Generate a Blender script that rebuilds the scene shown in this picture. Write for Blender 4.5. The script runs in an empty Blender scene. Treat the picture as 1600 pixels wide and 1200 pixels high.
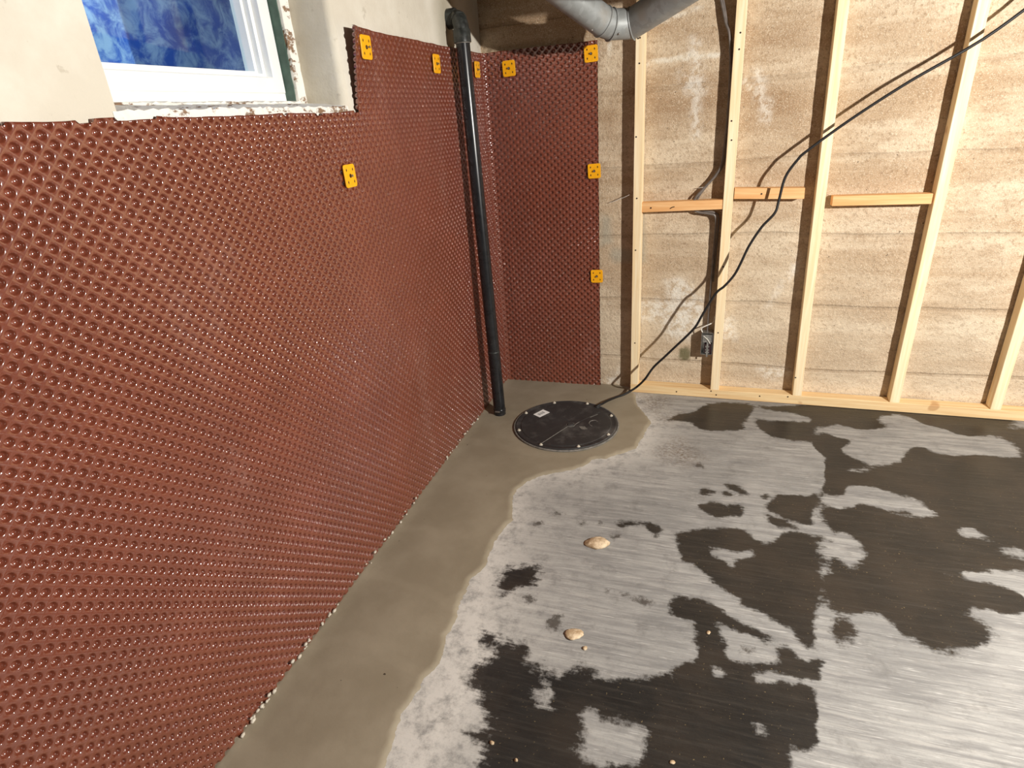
import bpy, bmesh, math, random
import numpy as np
from mathutils import Vector, Matrix

random.seed(7)
rng = np.random.default_rng(7)
S = bpy.context.scene
COL = S.collection

# ------------------------------------------------------------------ camera
R = np.array([[0.9522079072213027, 0.2972902168878684, -0.07013293354759464],
              [0.06215243594619181, -0.41337823444621147, -0.9084357489619658],
              [-0.29906048908403404, 0.8606607707040546, -0.4120993346754167]])
CAM = np.array([1.0862, -3.0512, 1.4261])
FPX = 924.62
cd = bpy.data.cameras.new('camera'); cam = bpy.data.objects.new('camera', cd); COL.objects.link(cam)
m = Matrix.Identity(4)
for i in range(3):
    m[i][0] = R[0][i]; m[i][1] = -R[1][i]; m[i][2] = -R[2][i]; m[i][3] = CAM[i]
cam.matrix_world = m
cd.sensor_width = 36.0; cd.lens = FPX / 1600 * 36.0; cd.clip_start = 0.02
S.camera = cam

# ------------------------------------------------------------------ world, lamps, exposure
S.view_settings.view_transform = 'Standard'; S.view_settings.look = 'None'
S.view_settings.gamma = 1.0; S.view_settings.use_curve_mapping = False
S.view_settings.exposure = 0.0
w = bpy.data.worlds.new('world'); S.world = w; w.use_nodes = True
w.node_tree.nodes['Background'].inputs[0].default_value = (0.92, 0.98, 1.0, 1)
w.node_tree.nodes['Background'].inputs[1].default_value = 0.022

def lamp(name, kind, loc, power, color=(1, 1, 1), size=0.05, target=None, size_y=None):
    ld = bpy.data.lights.new(name, kind); ld.energy = power; ld.color = color
    if kind == 'AREA':
        ld.size = size
        if size_y: ld.shape = 'RECTANGLE'; ld.size_y = size_y
    else:
        ld.shadow_soft_size = size
    o = bpy.data.objects.new(name, ld); COL.objects.link(o); o.location = loc
    if target is not None:
        o.rotation_euler = (Vector(target) - Vector(loc)).to_track_quat('-Z', 'Y').to_euler()
    return o
# the work light that stands to the right, out of the picture
wl = lamp('work_light', 'SPOT', (2.88, -2.26, 1.65), 430, (1.0, 0.962, 0.90), 0.028, (0.7, -0.2, 0.75))
wl.data.spot_size = math.radians(150); wl.data.spot_blend = 0.6
# daylight in the window well outside
lamp('window_daylight', 'AREA', (-0.42, -1.9, 3.0), 28, (0.9, 0.95, 1.0), 0.6, (-0.85, -1.5, 1.75))

# ------------------------------------------------------------------ pixel -> place helpers
def ray(u, v): return R.T @ np.array([(u - 800) / FPX, (v - 600) / FPX, 1.0])
def on(u, v, n, k):
    n = np.array(n, float); d = ray(u, v); return CAM + d * ((k - n @ CAM) / (n @ d))
FZ = -0.012                                           # floor level
def XP(u, v, k=0.0): return on(u, v, (1, 0, 0), k)
def YP(u, v, k=0.0): return on(u, v, (0, 1, 0), k)
def ZP(u, v, k=FZ): return on(u, v, (0, 0, 1), k)
PHI = 0.0223; WN = np.array([math.sin(PHI), math.cos(PHI), 0.0])     # bare back wall is a hair out of square
ST0 = np.array([0.7365, -0.0522]); SD = 0.064                        # stud face / depth
FACE_K = WN[:2] @ ST0; WALL_K = FACE_K + SD
def FP(u, v, dy=0.0): return on(u, v, WN, FACE_K + dy)               # plane of the stud faces
def WP(u, v, dy=0.0): return on(u, v, WN, WALL_K + dy)               # plane of the bare wall
def wall_y(x): return (WALL_K - WN[0] * x) / WN[1]

# ------------------------------------------------------------------ materials
class NT:
    def __init__(s, name):
        s.m = bpy.data.materials.new(name); s.m.use_nodes = True
        s.t = s.m.node_tree; s.b = s.t.nodes['Principled BSDF']
    def n(s, typ, **kw):
        nd = s.t.nodes.new(typ)
        for k, v in kw.items():
            if k[0] == '_': nd.inputs[k[1:].replace('_', ' ')].default_value = v
            else: setattr(nd, k, v)
        return nd
    def l(s, a, b): s.t.links.new(a, b)
    def coord(s, scale=(1, 1, 1), rot=(0, 0, 0), kind='Object'):
        c = s.n('ShaderNodeTexCoord'); mp = s.n('ShaderNodeMapping')
        mp.inputs['Scale'].default_value = scale; mp.inputs['Rotation'].default_value = rot
        s.l(c.outputs[kind], mp.inputs[0]); return mp.outputs[0]
    def noise(s, scale, detail=4, rough=0.55, vec=None, dist=0.0):
        nd = s.n('ShaderNodeTexNoise', _Scale=scale, _Detail=detail, _Roughness=rough, _Distortion=dist)
        s.l(vec if vec is not None else s.coord(), nd.inputs['Vector']); return nd.outputs['Fac']
    def ramp(s, fac, lo, hi, a=0.0, b=1.0):
        nd = s.n('ShaderNodeMapRange'); nd.interpolation_type = 'SMOOTHSTEP'
        for k, v in zip((1, 2, 3, 4), (lo, hi, a, b)): nd.inputs[k].default_value = v
        s.l(fac, nd.inputs[0]); return nd.outputs[0]
    def math(s, op, a, b=None):
        nd = s.n('ShaderNodeMath', operation=op)
        for i, x in enumerate((a, b)):
            if x is None: continue
            if isinstance(x, (int, float)): nd.inputs[i].default_value = x
            else: s.l(x, nd.inputs[i])
        return nd.outputs[0]
    def mix(s, fac, a, b):
        nd = s.n('ShaderNodeMix', data_type='RGBA')
        for i, x in ((0, fac), (6, a), (7, b)):
            if isinstance(x, (int, float)): nd.inputs[i].default_value = x
            elif isinstance(x, tuple): nd.inputs[i].default_value = (*x, 1) if len(x) == 3 else x
            else: s.l(x, nd.inputs[i])
        return nd.outputs[2]
    def attr(s, name): return s.n('ShaderNodeAttribute', attribute_name=name).outputs['Fac']
    def bump(s, h, strength, dist=0.01):
        nd = s.n('ShaderNodeBump', _Strength=strength, _Distance=dist); s.l(h, nd.inputs['Height'])
        s.l(nd.outputs[0], s.b.inputs['Normal'])
    def out(s, color=None, rough=None, metal=None, spec=None):
        for key, v in (('Base Color', color), ('Roughness', rough), ('Metallic', metal), ('Specular IOR Level', spec)):
            if v is None: continue
            if isinstance(v, (int, float)): s.b.inputs[key].default_value = v
            elif isinstance(v, tuple): s.b.inputs[key].default_value = (*v, 1)
            else: s.l(v, s.b.inputs[key])
        return s.m
def srgb(r, g, b):
    f = lambda c: (c / 255 / 12.92) if c / 255 <= 0.04045 else ((c / 255 + 0.055) / 1.055) ** 2.4
    return (f(r), f(g), f(b))
def plain(name, c, rough=0.5, metal=0.0, spec=0.5, nscale=60, amp=0.12, bump=0.0):
    t = NT(name); n = t.noise(nscale)
    d = tuple(x * (1 - amp) for x in c); e = tuple(min(1, x * (1 + amp)) for x in c)
    if bump: t.bump(n, bump, 0.003)
    return t.out(t.mix(t.ramp(n, .3, .7), d, e), rough, metal, spec)

def m_membrane():
    t = NT('brown_membrane'); n = t.noise(5.0, 5, .6); f = t.noise(45, 3)
    c = t.mix(t.ramp(n, .35, .7), srgb(116, 57, 38), srgb(124, 62, 42))
    dust = t.math('MULTIPLY', t.ramp(t.noise(3.2, 5, .65, t.coord((1, 1, .45))), .56, .72), t.ramp(f, .35, .6))
    c = t.mix(t.math('MULTIPLY', dust, .16), c, srgb(190, 150, 138))
    t.b.inputs['Coat Weight'].default_value = 1.0; t.b.inputs['Coat Roughness'].default_value = .13; t.b.inputs['Coat IOR'].default_value = 1.95
    return t.out(c, .45, 0, .2)
def m_plaster():
    t = NT('white_plaster'); n = t.noise(3.5, 6, .6); f = t.noise(26, 6, .6); g = t.noise(160, 3)
    c = t.mix(t.ramp(n, .38, .66), srgb(214, 206, 190), srgb(228, 222, 208))
    pit = t.ramp(f, .64, .7); c = t.mix(t.math('MULTIPLY', pit, .35), c, srgb(166, 154, 134))
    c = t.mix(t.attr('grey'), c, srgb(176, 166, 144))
    t.bump(t.math('ADD', t.math('MULTIPLY', n, 1.0), t.math('ADD', t.math('MULTIPLY', f, .22), t.math('MULTIPLY', g, .06))), .35, .02)
    return t.out(c, .9, 0, .2)
def m_concrete():
    t = NT('board_formed_concrete'); v = t.coord((1, 1, 1))
    band = t.noise(4.2, 5, .6, t.coord((.22, .22, 1.6))); fine = t.noise(70, 5, .65)
    grit = t.noise(230, 3, .6); mid = t.noise(13, 5, .62, t.coord((.6, .6, 1.4)))
    c = t.mix(t.ramp(band, .36, .64), srgb(188, 162, 132), srgb(222, 203, 176))
    c = t.mix(t.math('MULTIPLY', t.ramp(mid, .45, .7), .55), c, srgb(172, 144, 114))
    c = t.mix(t.attr('brown'), c, srgb(152, 118, 84))
    c = t.mix(t.math('MULTIPLY', t.ramp(fine, .5, .68), .6), c, srgb(150, 124, 96))
    c = t.mix(t.math('MULTIPLY', t.ramp(grit, .5, .7), .55), c, srgb(244, 230, 206))
    wh = t.math('MULTIPLY', t.attr('white'), t.ramp(t.noise(34, 6, .68), .38, .58))
    c = t.mix(wh, c, srgb(244, 238, 226))
    c = t.mix(t.math('MULTIPLY', t.attr('pale'), .7), c, srgb(226, 214, 192))
    c = t.mix(t.attr('grey'), c, srgb(176, 168, 150))
    c = t.mix(t.attr('green'), c, srgb(126, 118, 90))
    pit = t.ramp(t.noise(62, 4, .62, t.coord((1, 1, 1.5))), .70, .74); c = t.mix(pit, c, srgb(92, 72, 54))
    ln = t.n('ShaderNodeTexWave', wave_type='BANDS', bands_direction='Z', _Scale=.95, _Distortion=.7, _Detail=3)
    t.l(v, ln.inputs['Vector']); line = t.ramp(ln.outputs['Fac'], .985, 1.0)
    c = t.mix(t.math('MULTIPLY', line, .18), c, srgb(130, 104, 78))
    h = t.math('ADD', t.math('MULTIPLY', fine, .5), t.math('ADD', t.math('MULTIPLY', grit, .22), t.math('MULTIPLY', mid, .5)))
    h = t.math('SUBTRACT', h, t.math('MULTIPLY', pit, .5)); h = t.math('SUBTRACT', h, t.math('MULTIPLY', line, .35))
    t.bump(h, .85, .014)
    return t.out(c, .93, 0, .15)
def m_floor():
    t = NT('old_concrete_floor'); vs = t.coord((2.2, 26, 1), (0, 0, math.radians(-4)))
    st = t.noise(1.6, 6, .68, vs, .25); vs2 = t.coord((5, 70, 1), (0, 0, math.radians(-3))); st2 = t.noise(1.3, 4, .6, vs2, .3)
    big = t.noise(2.3, 5, .6); fine = t.noise(90, 5, .7); spk = t.noise(150, 2, .5)
    c = t.mix(t.ramp(st, .34, .66), srgb(128, 126, 124), srgb(160, 158, 154))
    c = t.mix(t.math('MULTIPLY', t.ramp(st2, .5, .7), .5), c, srgb(180, 176, 170))
    c = t.mix(t.math('MULTIPLY', t.ramp(big, .45, .62), .4), c, srgb(116, 115, 113))
    c = t.mix(t.math('MULTIPLY', t.attr('dust'), t.ramp(t.noise(15, 9, .74), .28, .56)), c, srgb(216, 212, 205))
    c = t.mix(t.math('MULTIPLY', t.ramp(fine, .5, .75), .25), c, srgb(120, 116, 110))
    scr = t.noise(1.2, 3, .7, t.coord((9, 190, 1), (0, 0, math.radians(-7))), .6); blot = t.noise(14, 6, .72)
    c = t.mix(t.math('MULTIPLY', t.ramp(scr, .56, .72), .55), c, srgb(206, 203, 198))
    c = t.mix(t.math('MULTIPLY', t.ramp(blot, .5, .72), .45), c, srgb(104, 101, 98))
    edge = t.math('ADD', t.attr('wet'), t.math('MULTIPLY', t.math('SUBTRACT', t.noise(26, 7, .72), .5), .9))
    edge = t.math('ADD', edge, t.math('MULTIPLY', t.math('SUBTRACT', st2, .5), .45))
    wet = t.ramp(edge, .40, .64)
    dk = t.mix(t.ramp(t.noise(5, 5, .6), .35, .7), srgb(24, 22, 21), srgb(44, 37, 31))
    dk = t.mix(t.math('MULTIPLY', t.ramp(st2, .48, .7), .5), dk, srgb(54, 49, 44))
    dk = t.mix(t.ramp(spk, .70, .76), dk, srgb(120, 104, 74))
    c = t.mix(t.math('MULTIPLY', wet, .96), c, dk)
    s2 = t.math('ADD', t.attr('stain'), t.math('MULTIPLY', t.math('SUBTRACT', t.noise(60, 6, .7), .5), 1.3))
    sm = t.ramp(s2, .42, .8); c = t.mix(t.math('MULTIPLY', sm, .9), c, srgb(74, 68, 62))
    s3 = t.math('MULTIPLY', t.attr('dirt'), t.ramp(t.noise(70, 5, .7, t.coord((1, 2, 1))), .42, .62))
    c = t.mix(t.math('MULTIPLY', s3, .8), c, srgb(104, 84, 62))
    c = t.mix(t.attr('pale'), c, srgb(232, 214, 186))
    h = t.math('ADD', t.math('MULTIPLY', st2, .6), t.math('MULTIPLY', fine, .4)); t.bump(h, .28, .006)
    return t.out(c, t.math('SUBTRACT', .82, t.math('MULTIPLY', wet, .5)), 0, .35)
def m_mortar():
    t = NT('fresh_mortar'); a = t.noise(4, 6, .6); b = t.noise(60, 5, .6)
    sw = t.n('ShaderNodeTexWave', wave_type='RINGS', _Scale=1.7, _Distortion=5.0, _Detail=4); t.l(t.coord((1, .6, 1)), sw.inputs['Vector'])
    c = t.mix(t.ramp(a, .35, .68), srgb(147, 136, 116), srgb(160, 149, 129))
    c = t.mix(t.math('MULTIPLY', t.ramp(sw.outputs['Fac'], .9, 1.0), .1), c, srgb(184, 172, 150))
    c = t.mix(t.ramp(t.noise(38, 2), .76, .78), c, srgb(70, 60, 48))
    c = t.mix(t.math('MULTIPLY', t.attr('edge'), t.ramp(t.noise(30, 6, .7), .5, .66, 0, .55)), c, srgb(190, 178, 156))
    t.bump(t.math('ADD', t.math('MULTIPLY', a, .8), t.math('MULTIPLY', b, .1)), .3, .012)
    return t.out(c, .62, 0, .35)
def m_pine(name, c1, c2, axis):
    t = NT(name); sc = [26, 26, 26]; sc[axis] = 1.1
    g = t.noise(2.2, 5, .6, t.coord(tuple(sc)), .5); k = t.noise(7, 2, .5)
    c = t.mix(t.ramp(g, .32, .68), c1, c2)
    c = t.mix(t.math('MULTIPLY', t.ramp(k, .68, .74), .55), c, srgb(176, 120, 70))
    t.bump(g, .12, .004); return t.out(c, .62, 0, .3)
def m_oldpaint():
    t = NT('peeling_white_paint'); a = t.noise(24, 6, .68, t.coord((1, .5, 1))); b = t.noise(90, 4)
    mask = t.ramp(a, .56, .62)
    c = t.mix(mask, srgb(240, 236, 228), srgb(140, 112, 88)); t.bump(t.math('SUBTRACT', t.math('MULTIPLY', b, .2), mask), .5, .004)
    return t.out(c, .7, 0, .3)
def m_galv():
    t = NT('galvanised_steel'); vo = t.n('ShaderNodeTexVoronoi', _Scale=55); t.l(t.coord(), vo.inputs['Vector'])
    sep = t.n('ShaderNodeSeparateColor'); t.l(vo.outputs['Color'], sep.inputs[0]); n = t.noise(9, 5)
    c = t.mix(t.math('MULTIPLY', sep.outputs[0], .5), srgb(138, 140, 138), srgb(168, 172, 172)); c = t.mix(t.ramp(n, .5, .75), c, srgb(150, 146, 138))
    return t.out(c, t.ramp(n, .3, .7, .42, .55), .12, .5)
def m_lid():
    t = NT('black_plastic'); n = t.noise(20, 6, .7); d = t.noise(6, 5, .6)
    c = t.mix(t.math('MULTIPLY', t.ramp(n, .5, .7), .6), srgb(54, 53, 53), srgb(92, 90, 88)); c = t.mix(t.math('MULTIPLY', t.ramp(d, .54, .75), .6), c, srgb(122, 119, 115))
    t.bump(n, .1, .002); return t.out(c, t.ramp(d, .3, .7, .42, .6), 0, .4)
def m_tarp():
    t = NT('blue_sheeting'); n = t.noise(14, 5, .65, None, .6)
    return t.out(t.mix(t.ramp(n, .38, .66), srgb(56, 104, 206), srgb(168, 202, 244)), .5, 0, .4)
def m_glass():
    t = NT('window_glass'); t.t.nodes.remove(t.b)
    tr = t.n('ShaderNodeBsdfTransparent'); gl = t.n('ShaderNodeBsdfGlossy', _Roughness=.02); lw = t.n('ShaderNodeLayerWeight', _Blend=.5)
    mx = t.n('ShaderNodeMixShader'); t.l(t.math('ADD', t.math('MULTIPLY', t.math('POWER', lw.outputs['Facing'], 5.0), .5), .035), mx.inputs[0]); t.l(tr.outputs[0], mx.inputs[1]); t.l(gl.outputs[0], mx.inputs[2])
    t.l(mx.outputs[0], t.t.nodes['Material Output'].inputs[0]); tr.inputs[0].default_value = (.9, .96, .96, 1)
    return t.m
def m_chunk():
    t = NT('crusty_mortar_lump'); n = t.noise(40, 6, .7); f = t.noise(160, 4, .7)
    c = t.mix(t.ramp(n, .38, .66), srgb(178, 150, 116), srgb(236, 214, 182)); c = t.mix(t.math('MULTIPLY', t.ramp(f, .55, .7), .4), c, srgb(120, 98, 74))
    t.bump(f, .5, .004); return t.out(c, .9, 0, .2)

M = dict(membrane=m_membrane(), plaster=m_plaster(), concrete=m_concrete(), floor=m_floor(), mortar=m_mortar(),
         pine=m_pine('pine_upright', srgb(254, 236, 200), srgb(243, 214, 166), 2), pine_x=m_pine('pine_flat', srgb(240, 212, 164), srgb(226, 188, 136), 0),
         block=m_pine('pine_block', srgb(244, 196, 140), srgb(230, 172, 112), 0),
         joist=m_pine('dark_joist', srgb(120, 92, 64), srgb(92, 68, 46), 1), oldpaint=m_oldpaint(), galv=m_galv(), lid=m_lid(),
         tarp=m_tarp(), glass=m_glass(), chunk=m_chunk(),
         orange=plain('orange_plastic', srgb(250, 176, 20), .4, 0, .4, 90, .06), steel=plain('nail_steel', srgb(150, 144, 138), .4, .7),
         dark=plain('dark_hole', srgb(46, 26, 12), .7), pipe=plain('black_abs', srgb(34, 34, 36), .26, 0, .5, 30, .25),
         fitting=plain('scuffed_abs', srgb(52, 54, 52), .34, 0, .5, 70, .5), vinyl=plain('white_vinyl', srgb(246, 247, 246), .35, 0, .4, 12, .02),
         green=plain('dark_green_jamb', srgb(74, 96, 86), .5, 0, .4, 30, .2), cord=plain('black_rubber', srgb(30, 28, 28), .5, 0, .35),
         cable=plain('grey_cable', srgb(112, 104, 98), .32, 0, .5, 40, .2), sticker=plain('white_sticker', srgb(252, 252, 250), .45, 0, .3, 40, .02),
         ink=plain('grey_print', srgb(120, 120, 118), .6), bolt=plain('dusty_bolt', srgb(214, 206, 190), .6, 0, .3, 200, .2),
         scuff=plain('grey_scuff', srgb(122, 118, 112), .75, 0, .2, 80, .3), box=plain('box_metal', srgb(190, 190, 186), .32, .85, .5, 120, .3),
         brownp=plain('brown_device', srgb(52, 32, 34), .4), white=plain('white_cable', srgb(226, 222, 212), .5))

# ------------------------------------------------------------------ mesh helpers
def link(name, me, mat, parent=None, smooth=None):
    o = bpy.data.objects.new(name, me); COL.objects.link(o)
    if mat is not None and not me.materials: me.materials.append(mat)
    if parent is not None: o.parent = parent
    if smooth is not None: me.polygons.foreach_set('use_smooth', [smooth] * len(me.polygons))
    return o
def tag(o, label=None, cat=None, group=None, kind=None):
    for k, v in (('label', label), ('category', cat), ('group', group), ('kind', kind)):
        if v: o[k] = v
    return o
def thing(name, loc, label, cat, group=None):
    o = bpy.data.objects.new(name, None); COL.objects.link(o); o.location = loc; o.empty_display_size = .05
    return tag(o, label, cat, group)
def local(o, parent, mat4=None):                     # keep world-built mesh where it is under an unrotated parent
    o.data.transform(Matrix.Translation(-Vector(parent.location))); return o
def bm_mesh(bm, name='m'):
    me = bpy.data.meshes.new(name); bmesh.ops.recalc_face_normals(bm, faces=bm.faces[:]); bm.to_mesh(me); bm.free(); return me
def hull8(pts):                                       # box from 8 corners: 4 front (ccw) + 4 back
    bm = bmesh.new(); v = [bm.verts.new(tuple(p)) for p in pts]
    for f in ((0, 1, 2, 3), (7, 6, 5, 4), (0, 4, 5, 1), (1, 5, 6, 2), (2, 6, 7, 3), (3, 7, 4, 0)): bm.faces.new([v[i] for i in f])
    return bm
def bev(bm, w, seg=2):
    bmesh.ops.bevel(bm, geom=bm.edges[:], offset=w, segments=seg, affect='EDGES', profile=.6); return bm
def box(x0, x1, y0, y1, z0, z1, w=0.0, seg=2):
    bm = hull8([(x0, y0, z0), (x1, y0, z0), (x1, y0, z1), (x0, y0, z1), (x0, y1, z0), (x1, y1, z0), (x1, y1, z1), (x0, y1, z1)])
    return bev(bm, w, seg) if w else bm
def tube(path, rad, seg=12, cap=True, smooth_path=0):
    P = [Vector(p) for p in path]
    if smooth_path:
        Q = []
        for i in range(len(P) - 1):
            a, b, c, d = P[max(i - 1, 0)], P[i], P[i + 1], P[min(i + 2, len(P) - 1)]
            for k in range(smooth_path):
                t = k / smooth_path
                Q.append(.5 * ((2 * b) + (c - a) * t + (2 * a - 5 * b + 4 * c - d) * t * t + (3 * b - a - 3 * c + d) * t ** 3))
        Q.append(P[-1]); P = Q
    r = rad if isinstance(rad, (list, tuple)) else [rad] * len(P)
    bm = bmesh.new(); rings = []; up = None
    for i, p in enumerate(P):
        t1 = (P[i] - P[i - 1]).normalized() if i else (P[1] - P[0]).normalized()
        t2 = (P[i + 1] - P[i]).normalized() if i < len(P) - 1 else t1
        t = (t1 + t2).normalized(); k = 1 / max(.5, t.dot(t1))
        if up is None:
            up = Vector((0, 0, 1)) if abs(t1.z) < .9 else Vector((0, 1, 0))
        s = t1.cross(up).normalized(); up = s.cross(t1).normalized()
        # mitre: stretch in the bend plane
        bend = (t2 - t1); 
        ring = []
        bd = bend.normalized() if bend.length > 1e-6 else None
        for j in range(seg):
            a = 2 * math.pi * j / seg; off = (s * math.cos(a) + up * math.sin(a)) * r[i]
            if bd is not None:                         # slide along the tangent onto the mitre plane
                off = off - t1 * (off.dot(t) / t1.dot(t))
            ring.append(bm.verts.new(p + off))
        rings.append(ring)
    for a, b in zip(rings, rings[1:]):
        for j in range(seg): bm.faces.new((a[j], a[(j + 1) % seg], b[(j + 1) % seg], b[j]))
    if cap: bm.faces.new(rings[0][::-1]); bm.faces.new(rings[-1])
    return bm
def disc(c, r, h, seg=24, bevel=0.0):
    prof = [(0, h), (r - bevel, h), (r, h - bevel), (r, 0)] if bevel else [(0, h), (r, h), (r, 0)]
    bm = bmesh.new(); rings = []
    for q, z in prof:
        if q == 0: rings.append([bm.verts.new((c[0], c[1], c[2] + z))]); continue
        rings.append([bm.verts.new((c[0] + q * math.cos(2 * math.pi * j / seg), c[1] + q * math.sin(2 * math.pi * j / seg), c[2] + z)) for j in range(seg)])
    for a, b in zip(rings, rings[1:]):
        for j in range(seg):
            k = (j + 1) % seg
            if len(a) == 1: bm.faces.new((a[0], b[j], b[k]))
            else: bm.faces.new((a[j], b[j], b[k], a[k]))
    return bm
def part(name, bm, mat, parent, smooth=False, label=None):
    o = link(name, bm_mesh(bm, name), M[mat], parent, smooth); local(o, parent)
    if smooth: auto_smooth(o, 42)
    if label: o['label'] = label
    return o
def auto_smooth(o, ang=40):
    me = o.data; me.polygons.foreach_set('use_smooth', [True] * len(me.polygons))
    bm = bmesh.new(); bm.from_mesh(me)
    for e in bm.edges:
        if len(e.link_faces) == 2 and e.calc_face_angle(0) > math.radians(ang): e.smooth = False
    bm.to_mesh(me); bm.free(); return o

# polygon signed distance (negative inside), numpy
def sdf(px, py, poly):
    poly = np.asarray(poly, float); n = len(poly); d = np.full(px.shape, 1e9); inside = np.zeros(px.shape, bool)
    for i in range(n):
        ax, ay = poly[i]; bx, by = poly[(i + 1) % n]; ex, ey = bx - ax, by - ay
        wx, wy = px - ax, py - ay; t = np.clip((wx * ex + wy * ey) / (ex * ex + ey * ey + 1e-12), 0, 1)
        d = np.minimum(d, (wx - ex * t) ** 2 + (wy - ey * t) ** 2)
        c = ((ay > py) != (by > py)) & (px < (bx - ax) * (py - ay) / (by - ay + 1e-12) + ax); inside ^= c
    d = np.sqrt(d); return np.where(inside, -d, d)
def vnoise(x, y, seed=0):
    def h(i, j): 
        q = np.sin(i * 127.1 + j * 311.7 + seed * 74.7) * 43758.5453; return q - np.floor(q)
    i, j = np.floor(x), np.floor(y); fx, fy = x - i, y - j; fx = fx * fx * (3 - 2 * fx); fy = fy * fy * (3 - 2 * fy)
    return (h(i, j) * (1 - fx) + h(i + 1, j) * fx) * (1 - fy) + (h(i, j + 1) * (1 - fx) + h(i + 1, j + 1) * fx) * fy
def fnoise(x, y, seed=0):
    return .5 * vnoise(x, y, seed) + .3 * vnoise(x * 2.1, y * 2.1, seed + 1) + .2 * vnoise(x * 4.3, y * 4.3, seed + 2)
def grid_mesh(xs, ys, fn, keep=None):
    X, Y = np.meshgrid(xs, ys); V = fn(X, Y).reshape(-1, 3); nx, ny = len(xs), len(ys)
    idx = np.arange(nx * ny).reshape(ny, nx)
    q = np.stack([idx[:-1, :-1], idx[:-1, 1:], idx[1:, 1:], idx[1:, :-1]], -1).reshape(-1, 4)
    if keep is not None:
        q = q[keep(X, Y).reshape(-1)[q].any(1)]
        used = np.unique(q); remap = np.full(nx * ny, -1); remap[used] = np.arange(len(used)); V = V[used]; q = remap[q]
    else: used = np.arange(nx * ny)
    return mesh_np(V, q), used, X.reshape(-1)[used], Y.reshape(-1)[used]
def mesh_np(V, Q, name='grid'):
    me = bpy.data.meshes.new(name); Q = np.asarray(Q); k = Q.shape[1]
    me.vertices.add(len(V)); me.vertices.foreach_set('co', np.asarray(V, np.float32).ravel())
    me.loops.add(Q.size); me.loops.foreach_set('vertex_index', Q.astype(np.int32).ravel())
    me.polygons.add(len(Q)); me.polygons.foreach_set('loop_start', np.arange(0, Q.size, k, dtype=np.int32))
    me.update(calc_edges=True); me.validate(); return me
def set_attr(me, name, a):
    at = me.attributes.new(name, 'FLOAT', 'POINT'); at.data.foreach_set('value', np.asarray(a, np.float32))

# ------------------------------------------------------------------ outlines seen in the photograph (as places on the floor)
def zz(x, y, x0, y0, s): return (x0 + x / s, y0 + y / s)
def floor_poly(pts, x0=0, y0=0, s=1.0): return [tuple(ZP(*zz(a, b, x0, y0, s))[:2]) for a, b in pts]
A3 = (760, 600, 3.2); A2 = (700, 840, 2.857)
wet_polys = [floor_poly(p, *A3) for p in (
    [(900, 182), (960, 150), (1040, 140), (1070, 112), (1120, 98), (1200, 92), (1300, 98), (1345, 112), (1320, 160), (1285, 200), (1290, 228), (1180, 237), (1090, 230), (1050, 215), (1015, 190), (960, 182)],
    [(1340, 102), (1450, 112), (1640, 98), (1640, 170), (1480, 140), (1400, 128)],
    [(1342, 172), (1420, 182), (1640, 188), (1640, 290), (1500, 282), (1420, 262), (1370, 228), (1340, 200)],
    [(1065, 525), (1100, 520), (1152, 545), (1120, 558), (1070, 550)], [(1170, 533), (1210, 533), (1227, 555), (1190, 565)],
    [(1190, 503), (1230, 498), (1290, 525), (1312, 556), (1270, 555), (1210, 527)],
    [(1050, 600), (1120, 590), (1200, 602), (1260, 598), (1292, 620), (1285, 662), (1200, 660), (1160, 677), (1130, 655), (1080, 638)],
    [(1370, 565), (1400, 553), (1412, 575), (1380, 587)], [(1388, 610), (1450, 550), (1640, 560), (1640, 710), (1540, 692), (1470, 668), (1420, 640)],
    [(1400, 655), (1450, 665), (1520, 692), (1557, 722), (1530, 732), (1450, 715), (1408, 690)],
    [(640, 688), (720, 684), (770, 702), (690, 722), (650, 710)], [(770, 690), (830, 695), (890, 735), (850, 765), (800, 735)])]
wet_polys += [floor_poly(p, *A2) for p in (
    [(1010, -22), (1100, -42), (1260, -45), (1340, -32), (1400, 5), (1440, 25), (1475, -10), (1530, -30), (1660, -8), (1660, 520), (1571, 470), (1520, 400), (1440, 370), (1400, 330), (1310, 300), (1290, 270), (1220, 230), (1180, 190), (1130, 155), (1090, 118), (1045, 105), (1030, 50)],
    [(112, 590), (200, 510), (150, 480), (130, 450), (170, 425), (220, 440), (242, 468), (330, 470), (358, 500), (350, 540), (380, 582), (430, 560), (440, 600), (520, 600), (600, 570), (650, 585), (662, 622), (720, 630), (860, 620), (990, 610), (1010, 575), (1090, 550), (1112, 530), (1102, 450), (1110, 425), (1088, 370), (1000, 355), (985, 320), (992, 280), (1012, 255), (1050, 260), (1150, 280), (1210, 310), (1262, 350), (1340, 390), (1370, 400), (1445, 452), (1430, 478), (1350, 440), (1262, 408), (1195, 378), (1222, 440), (1258, 492), (1252, 545), (1400, 560), (1470, 548), (1460, 490), (1512, 480), (1571, 540), (1680, 560), (1700, 1200), (60, 1200), (150, 1010), (130, 930), (80, 870), (150, 838), (185, 842), (150, 760), (132, 690), (60, 652), (100, 640)],
    [(225, 190), (270, 130), (400, 125), (408, 190), (380, 212), (300, 240), (240, 262), (218, 220)])]
dry_holes = [floor_poly([(1130, 820), (1180, 825), (1230, 845), (1320, 835), (1342, 860), (1290, 870), (1250, 885), (1225, 907), (1190, 880), (1140, 850)], *A3)]
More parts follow.
